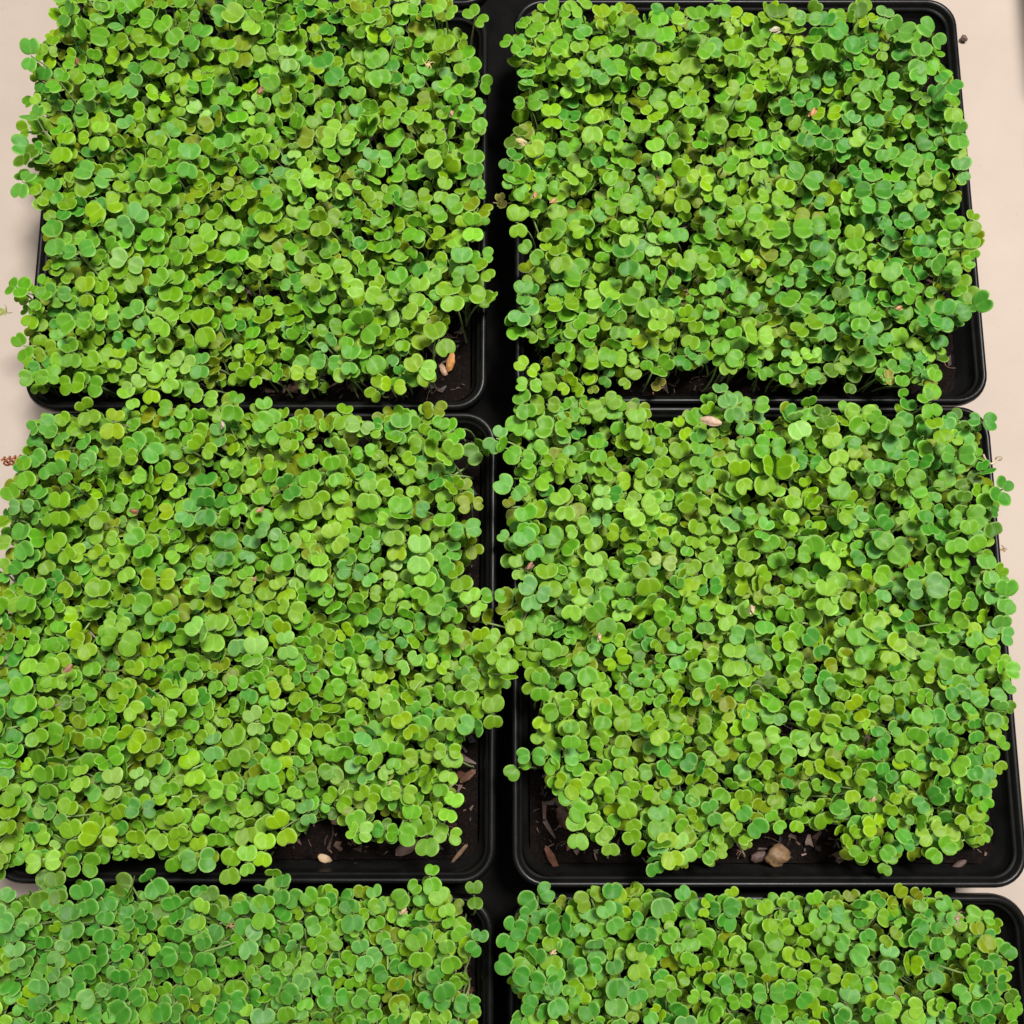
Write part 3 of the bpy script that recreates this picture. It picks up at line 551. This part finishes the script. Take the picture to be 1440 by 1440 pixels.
for t, ids in inv.items():
    if len(ids) == 1: continue
    dx = np.ptp([PL[i]['px'] for i in ids]); dy = np.ptp([PL[i]['py'] for i in ids])
    if dx >= dy: ids.sort(key=lambda i: PL[i]['px']); w = ['left', 'right']
    else: ids.sort(key=lambda i: PL[i]['py']); w = ['upper', 'lower']
    if len(ids) == 2: nm = ['%s of two' % w[0], '%s of two' % w[1]]
    elif len(ids) == 3: nm = [{'left': 'leftmost', 'upper': 'uppermost'}[w[0]] + ' of three', 'middle of three', {'right': 'rightmost', 'lower': 'lowest'}[w[1]] + ' of three']
    else:
        side = 'from the left' if w[0] == 'left' else 'from above'
        nm = ['%s %s' % (k, side) for k in ('first', 'second', 'third', 'fourth', 'fifth', 'sixth', 'seventh', 'eighth')[:len(ids)]]
    for i, n in zip(ids, nm): lab[i] = t + ', ' + n

# ---- the 300 that show largest, each a thing of its own
for i in sorted(SHOWN, key=lambda i: -area_px[i]):
    p = PL[i]; base = p['base']
    e = bpy.data.objects.new('seedling', None); COL.objects.link(e); e.location = base
    e.empty_display_size = .005
    tag(e, lab[i], 'seedling', 'seedlings in the %s tray' % p['tray'])
    for kind, V, F, c in GEO[i]:
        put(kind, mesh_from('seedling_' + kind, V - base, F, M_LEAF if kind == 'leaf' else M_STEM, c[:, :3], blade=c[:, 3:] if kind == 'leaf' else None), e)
# ---- the rest of the crowd
VL, FT, FQ, CL, n = [], [], [], [], 0
VS, FS, CS, ns = [], [], [], 0
for i, parts in enumerate(GEO):
    if i in SHOWN: continue
    for kind, V, F, c in parts:
        if kind == 'leaf':
            VL.append(V); CL.append(c); FT.append(F[0] + n); FQ.append(F[1] + n); n += len(V)
        else:
            VS.append(V); CS.append(c); FS.append(F[0] + ns); ns += len(V)
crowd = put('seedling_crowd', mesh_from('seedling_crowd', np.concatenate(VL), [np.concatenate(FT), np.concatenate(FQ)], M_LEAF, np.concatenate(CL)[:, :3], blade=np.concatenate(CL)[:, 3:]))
tag(crowd, 'dense crowd of small round-leaved green seedlings filling all the trays', 'seedlings', kind='stuff')
st = put('stems', mesh_from('crowd_stems', np.concatenate(VS), np.concatenate(FS), M_STEM, np.concatenate(CS)), crowd)
tag(st, kind='stuff')
print('plants', len(PL), 'hand', len(seen), 'hand shown', sum(PL[i]['hand'] for i in SHOWN))

# ------------------------------------------------------------------ husks, chips, withered sprouts
def lump(size, seed, rough=.22, n=(8, 6), flat=1.0):
    r = np.random.default_rng(seed); V = [(0, 0, 1.)]; F3, F4 = [], []
    for j in range(1, n[1]):
        for k in range(n[0]):
            a, t = 2 * pi * k / n[0], pi * j / n[1]; V.append((sin(t) * cos(a), sin(t) * sin(a), cos(t)))
    V.append((0, 0, -1.)); V = np.array(V); m = len(V)
    for k in range(n[0]):
        F3.append((0, 1 + k, 1 + (k + 1) % n[0])); b = 1 + (n[1] - 2) * n[0]; F3.append((m - 1, b + (k + 1) % n[0], b + k))
        for j in range(n[1] - 2):
            a, c = 1 + j * n[0] + k, 1 + j * n[0] + (k + 1) % n[0]; F4.append((a, a + n[0], c + n[0], c))
    V = V * (1 + rough * vnoise(V, .55, seed) + r.normal(0, rough * (.25 if n[0] < 12 else .06), m))[:, None]
    return V * np.array(size) / 2, [np.array(F3), np.array(F4)]
def rot(V, a, e=0., b=0.):
    V = V @ np.array([[1, 0, 0], [0, cos(b), sin(b)], [0, -sin(b), cos(b)]])
    V = V @ np.array([[cos(e), 0, sin(e)], [0, 1, 0], [-sin(e), 0, cos(e)]])
    return V @ np.array([[cos(a), sin(a), 0], [-sin(a), cos(a), 0], [0, 0, 1]])
def lumpy(name, cat, px, py, z, size_px, ang, col, label, seed, rough=.22, tilt=0., thick=.35, group=None):
    s = scale_at(px, py, z); V, F = lump((size_px[0] * s, size_px[1] * s, size_px[1] * s * thick), seed, rough, (18, 12) if name == 'pebble' else (8, 6))
    V = rot(V, radians(ang), tilt); r = np.random.default_rng(seed)
    T = np.array(col)[None] * (.5 if name == 'wood_chip' else .8) * (1 + .35 * vnoise(V, .002, seed + 3))[:, None].clip(.4, 1.6)
    o = put(name, mesh_from(name, V, F, M_WOOD, np.clip(T, 0.004, .9), name == 'pebble'), loc=tuple(unp(px, py, z)))
    return tag(o, label, cat, group)
ZS = SOIL_Z + .0035
CHIP = 'wood chips in the bare soil'
lumpy('wood_chip', 'wood chip', 634, 508, ZS + .004, (32, 12), 72, (.95, .42, .12), 'orange tan wood chip standing in the bare soil corner, top left tray', 1, .25, .5, .6, CHIP)
lumpy('wood_chip', 'wood chip', 623, 520, ZS + .001, (18, 9), 110, (.60, .35, .22), 'pinkish tan wood chip beside the orange one, top left tray', 2, .25, .2, .5, CHIP)
lumpy('wood_chip', 'wood chip', 793, 1148, ZS, (34, 22), 100, (.13, .05, .03), 'broad dark brown bark chip in the bare lower left corner, middle right tray', 3, .2, .2, .4, CHIP)
lumpy('wood_chip', 'wood chip', 775, 1205, ZS, (40, 10), 118, (.20, .07, .035), 'narrow reddish brown chip near the lower left corner, middle right tray', 4, .25, .25, .6, CHIP)
lumpy('wood_chip', 'wood chip', 572, 1192, ZS, (44, 20), 35, (.30, .19, .15), 'greyish pink chip at the lower edge of the middle left tray', 5, .2, .3, .3, CHIP)
lumpy('wood_chip', 'wood chip', 657, 1092, ZS + .002, (34, 11), 40, (.20, .09, .05), 'brown bark splinter by the right wall of the middle left tray', 6, .22, .3, .5, CHIP)
lumpy('wood_chip', 'wood chip', 646, 1200, ZS, (38, 6), 50, (.26, .15, .09), 'thin tan splinter in the lower right corner of the middle left tray', 7, .2, .2, .8, CHIP)
lumpy('wood_chip', 'wood chip', 545, 1090, ZS + .01, (30, 10), 85, (.30, .16, .10), 'tan splinter between seedlings above the bare soil, middle left tray', 8, .2, .3, .6, CHIP)
lumpy('wood_chip', 'wood chip', 495, 1218, ZS, (20, 9), 15, (.16, .08, .055), 'small grey-brown chip at the lower wall of the middle left tray', 9, .2, .1, .5, CHIP)
lumpy('wood_chip', 'wood chip', 1350, 1215, ZS, (26, 10), 30, (.10, .045, .03), 'dark brown chip near the lower right corner, middle right tray', 10, .2, .1, .5, CHIP)
lumpy('wood_chip', 'wood chip', 1068, 1205, ZS, (26, 16), 20, (.11, .05, .035), 'dark chip lying left of the tan pebble', 11, .2, .1, .5, CHIP)
lumpy('pebble', 'pebble', 456, 1207, ZS + .002, (19, 11), -15, (.50, .34, .20), 'small bright tan pebble on the soil, middle left tray', 21, .30, 0, .7)
lumpy('pebble', 'pebble', 1094, 1203, ZS + .004, (32, 29), 10, (.19, .11, .055), 'large tan pebble on the soil, middle right tray', 22, .30, 0, .7)
lumpy('pebble', 'pebble', 405, 1180, ZS + .002, (22, 13), 20, (.40, .27, .18), 'dull tan pebble half under leaves at the soil edge, middle left tray', 23, .14, 0, .7)
lumpy('pebble', 'pebble', 476, 1150, ZS + .004, (24, 15), 40, (.34, .22, .16), 'grey-pink pebble among stems above the bare soil, middle left tray', 24, .14, 0, .7)

def shell(L, Wd, seed):
    """an open seed husk: a curled half shell with thickness"""
    nu, nv = 8, 6; V = []
    for lay in (0, .12):
        for i in range(nu):
            u = i / (nu - 1); w = math.sin(pi * min(max(u, .04), .96)) ** .6
            for j in range(nv):
                a = pi * (j / (nv - 1)) ; V.append(((u - .5) * L, (1 - lay) * w * Wd / 2 * -cos(a), -(1 - lay) * w * Wd * .42 * sin(a) + .1 * Wd * sin(5 * u + seed)))
    F = []; n = nu * nv
    for i in range(nu - 1):
        for j in range(nv - 1):
            a = i * nv + j; F += [(a, a + nv, a + nv + 1, a + 1), (n + a, n + a + 1, n + a + nv + 1, n + a + nv)]
        for j in (0, nv - 1):
            a = i * nv + j; F.append((a, a + n, a + n + nv, a + nv))
    return np.array(V), np.array(F)
def husk(px, py, z, size, ang, col, label, seed, flip=False, split=True):
    size *= .85; col = np.array(col) * (.75 if size < 30 else 1)
    s = scale_at(px, py, z); e = bpy.data.objects.new('seed_husk', None); COL.objects.link(e); e.location = tuple(unp(px, py, z))
    tag(e, label, 'seed husk', 'empty seed husks on the leaves')
    for k in range(2 if split else 1):
        V, F = shell(size * s, size * s * .48, seed + k)
        V = rot(V, radians(ang + (28 if k else -8)), .15 * (1 - 2 * k), pi if (flip != bool(k)) else .3)
        V[:, 1] += (k * .3) * size * s * .4
        r = np.random.default_rng(seed + k); T = np.array(col)[None] * (1 + r.normal(0, .16, len(V)))[:, None]
        put('husk_shell', mesh_from('husk_shell', V, F, M_WOOD, np.clip(T, .01, .9)), e)
ZT = .099
husk(1143, 159, ZT + .003, 17, 40, (.52, .25, .09), 'orange-brown seed husk sitting on a dark leaf, top right tray', 31)
husk(1090, 43, ZT, 19, -5, (.55, .50, .34), 'cream seed husk with a brown tip near the top of the top right tray', 33)
husk(1000, 592, ZT - .004, 35, -6, (.55, .36, .25), 'long peach-coloured husk flake at the upper edge of the middle right tray', 35, True, False)
husk(95, 942, ZT, 19, 20, (.34, .18, .09), 'brown split husk near the left rim of the middle left tray', 37)
husk(843, 897, ZT, 14, 70, (.50, .38, .20), 'tan husk left of centre in the middle right tray', 39)
husk(733, 200, ZT - .002, 19, -35, (.58, .48, .22), 'cream husk at the left rim of the top right tray', 41)
husk(752, 275, ZT, 12, 60, (.46, .22, .12), 'small rust husk at the left rim of the top right tray', 43)
husk(778, 283, ZT, 13, 20, (.58, .30, .14), 'small orange husk right of the rust one, top right tray', 45)
husk(366, 128, .092, 16, 50, (.32, .15, .09), 'reddish husk between leaves in the upper middle of the top left tray', 47)
husk(108, 87, .088, 13, 80, (.26, .09, .045), 'dark red husk in the upper left corner of the top left tray', 49)
husk(188, 720, .092, 16, -30, (.27, .12, .05), 'brown husk near the left side of the middle left tray', 51)
husk(365, 718, .093, 15, 10, (.40, .24, .12), 'light brown husk in the upper middle of the middle left tray', 53)
husk(136, 849, .092, 13, 70, (.38, .20, .11), 'reddish tan husk at the left side of the middle left tray', 55)
husk(358, 815, .096, 10, 30, (.42, .20, .12), 'tiny rust husk on a leaf in the middle left tray', 57)
husk(1264, 434, .094, 14, 0, (.46, .28, .12), 'tan husk near the right rim of the top right tray', 59)
husk(313, 598, .095, 12, 80, (.48, .36, .27), 'pale brown husk at the upper rim of the middle left tray', 61)
husk(1228, 1125, .094, 12, 30, (.46, .33, .16), 'tan husk near the lower right corner of the middle right tray', 63)
husk(1058, 858, .096, 15, 70, (.66, .46, .30), 'peach husk in the centre of the middle right tray', 65)
husk(778, 1340, .094, 12, 10, (.55, .42, .22), 'tan husk at the left side of the bottom right tray', 67)
husk(567, 1283, .096, 15, 15, (.50, .36, .18), 'tan husk at the upper right of the bottom left tray', 69)
husk(635, 160, .093, 12, 70, (.48, .28, .18), 'pinkish husk near the right rim of the top left tray', 71)
husk(745, 797, .092, 16, 30, (.28, .14, .08), 'brown husk near the left rim of the middle right tray', 73)
husk(548, 1102, .094, 8, 30, (.45, .32, .17), 'tiny tan husk on a leaf above the bare soil, middle left tray', 75)

def wither(name, px, py, z, size, col, label, seed, n=5, curl=1.0, thick=.04, cat='withered sprout', leafy=None, flat=.5):
    s = scale_at(px, py, z) * size * .85; thick *= .75; r = np.random.default_rng(seed)
    e = bpy.data.objects.new(name, None); COL.objects.link(e); e.location = tuple(unp(px, py, z)); tag(e, label, cat, 'dead sprouts')
    for k in range(n):
        a = 2 * pi * (k + r.uniform(-.3, .3)) / n; V0 = np.zeros(3); tip = np.array([cos(a), sin(a), r.uniform(-.2, .6) * flat]) * s * r.uniform(.15, .65)
        V, F = stem_tube(V0, tip, np.array([-sin(a), cos(a), r.uniform(0, .8)]) * s * .3 * curl * r.choice([-1, 1]), thick * s * 1.3, thick * s * .5, 8, 6)
        T = np.array(col)[None] * (1 + r.normal(0, .2, len(V)))[:, None]
        put('strand', mesh_from('strand', V, [F], M_WOOD, np.clip(T, .01, .9)), e)
    V, F = lump((s * .3, s * .22, s * .2), seed, .3, (7, 5)); put('core', mesh_from('core', V, F, M_WOOD, np.clip(np.array(col)[None] * (1 + .3 * vnoise(V, .001, seed))[:, None], .01, .9)), e)
    if leafy is not None:
        for k in (0, 1):
            a = r.uniform(0, 6.28); ax = np.array([cos(a), sin(a), .3]); ax /= np.linalg.norm(ax); sd = np.cross([0, 0, 1.], ax); sd /= np.linalg.norm(sd); nn = np.cross(ax, sd)
            V, c = leaf(np.zeros(3), ax, sd, nn, s * .5, s * .4, .25, .5, .5, .2, np.array(leafy), r)
            put('leaf', mesh_from('shrivelled_leaf', V, [LEAF_T, LEAF_Q], M_LEAF, c[:, :3], blade=c[:, 3:]), e)
wither('withered_sprout', 705, 284, .074, 30, (.52, .34, .17), 'tan withered sprout with roots hanging in the black gap between the top trays', 81, 6, .4, .06, leafy=(.30, .27, .06))
wither('withered_sprout', 7, 437, .060, 26, (.24, .22, .09), 'small dried sprout off the left rim, over the table, top left tray', 83, 4, .6, .05, leafy=(.24, .26, .07))
wither('withered_sprout', 1248, 532, .082, 30, (.30, .19, .09), 'brown shrivelled sprout at the lower rim of the top right tray', 85, 7, 1.2, .06, leafy=(.20, .20, .03))
wither('withered_sprout', 927, 543, .072, 30, (.24, .11, .06), 'brown withered sprout at the lower edge of the top right tray', 87, 6, .8, .06, leafy=(.15, .13, .02))
wither('withered_sprout', 1346, 1292, .094, 26, (.30, .20, .14), 'grey-brown withered sprout at the upper right of the bottom right tray', 89, 6, .9, .05)
wither('withered_sprout', 909, 70, .096, 30, (.46, .29, .18), 'pinkish root tangle near the upper left of the top right tray', 91, 7, .6, .045)
wither('withered_sprout', 602, 92, .094, 32, (.42, .33, .13), 'dry yellow sprout near the upper right of the top left tray', 93, 5, .5, .05)
wither('withered_sprout', 325, 1303, .092, 24, (.28, .17, .09), 'small brown dead sprout in the middle of the bottom left tray', 95, 5, .8, .06)
wither('withered_sprout', 1410, 774, .083, 16, (.30, .18, .08), 'tiny brown dried sprout at the right rim of the middle right tray', 97, 4, 1.2, .09)
wither('withered_sprout', 970, 412, .075, 26, (.26, .14, .07), 'brown dead sprout between leaves low in the top right tray', 99, 6, .8, .06)
wither('withered_sprout', 548, 208, .068, 40, (.15, .08, .03), 'brown dead roots in the dark hole of the top left tray', 101, 8, .7, .04)
wither('withered_sprout', 924, 252, .080, 26, (.26, .17, .06), 'yellow-brown dead sprout in the middle of the top right tray', 103, 6, .8, .05)
# rust-coloured coil of dried root lying at the left, off the tray
cz = .045; c0, c1 = unp(4, 649, cz), unp(30, 646, cz); T = np.linspace(0, 1, 46)
C = c0[None] + (c1 - c0)[None] * T[:, None]; C[:, 1] += .0024 * np.sin(T * 22); C[:, 2] += .0022 * np.cos(T * 22); C[:, 0] += .0012 * np.sin(T * 44)
D = np.gradient(C, axis=0); D /= np.linalg.norm(D, axis=1)[:, None]; X = np.cross(D, [.1, .2, 1]); X /= np.linalg.norm(X, axis=1)[:, None]; Y = np.cross(D, X)
A = np.linspace(0, 2 * pi, 7)[:-1]; V = (C[:, None] + .00065 * (np.cos(A)[None, :, None] * X[:, None] + np.sin(A)[None, :, None] * Y[:, None])).reshape(-1, 3)
F = np.array([(i * 6 + k, i * 6 + (k + 1) % 6, (i + 1) * 6 + (k + 1) % 6, (i + 1) * 6 + k) for i in range(45) for k in range(6)])
ctr = V.mean(0)
tag(put('root_coil', mesh_from('root_coil', V - ctr, F, M_WOOD, np.repeat([[.25, .065, .02]], len(V), 0)), loc=tuple(ctr)), 'rust-coloured coiled dry root sticking out over the table at the left', 'dry root')
# bent bare sprout over the right rim
def bare(name, pts, r, col, label):
    P = np.array([unp(*p) for p in pts]); V, F = stem_tube(P[0], P[2], (P[1] - (P[0] + P[2]) / 2) * 2, r, r * .8, 12, 7); ctr = P[0]
    o = bpy.data.objects.new(name, None); COL.objects.link(o); o.location = tuple(ctr); tag(o, label, 'sprout')
    put('stem', mesh_from('bare_stem', V - ctr, [F], M_STEM, np.repeat([col], len(V), 0)), o)
    V, F = lump((r * 6, r * 4, r * 3), 5, .2, (7, 5)); put('seed_head', mesh_from('seed_head', V + P[2] - ctr, F, M_WOOD, np.repeat([np.array(col) * .6], len(V), 0)), o)
bare('bare_sprout', [(1383, 640, .075), (1392, 652, .085), (1404, 645, .083)], .0007, (.48, .38, .26), 'leafless pale sprout hooked over the right rim, middle right tray')
lumpy('bark_crumb', 'crumb', 1356, 54, .003, (9, 11), 60, (.16, .10, .07), 'brown crumb on the table beside the upper right tray corner', 131, .3, 0, .6)
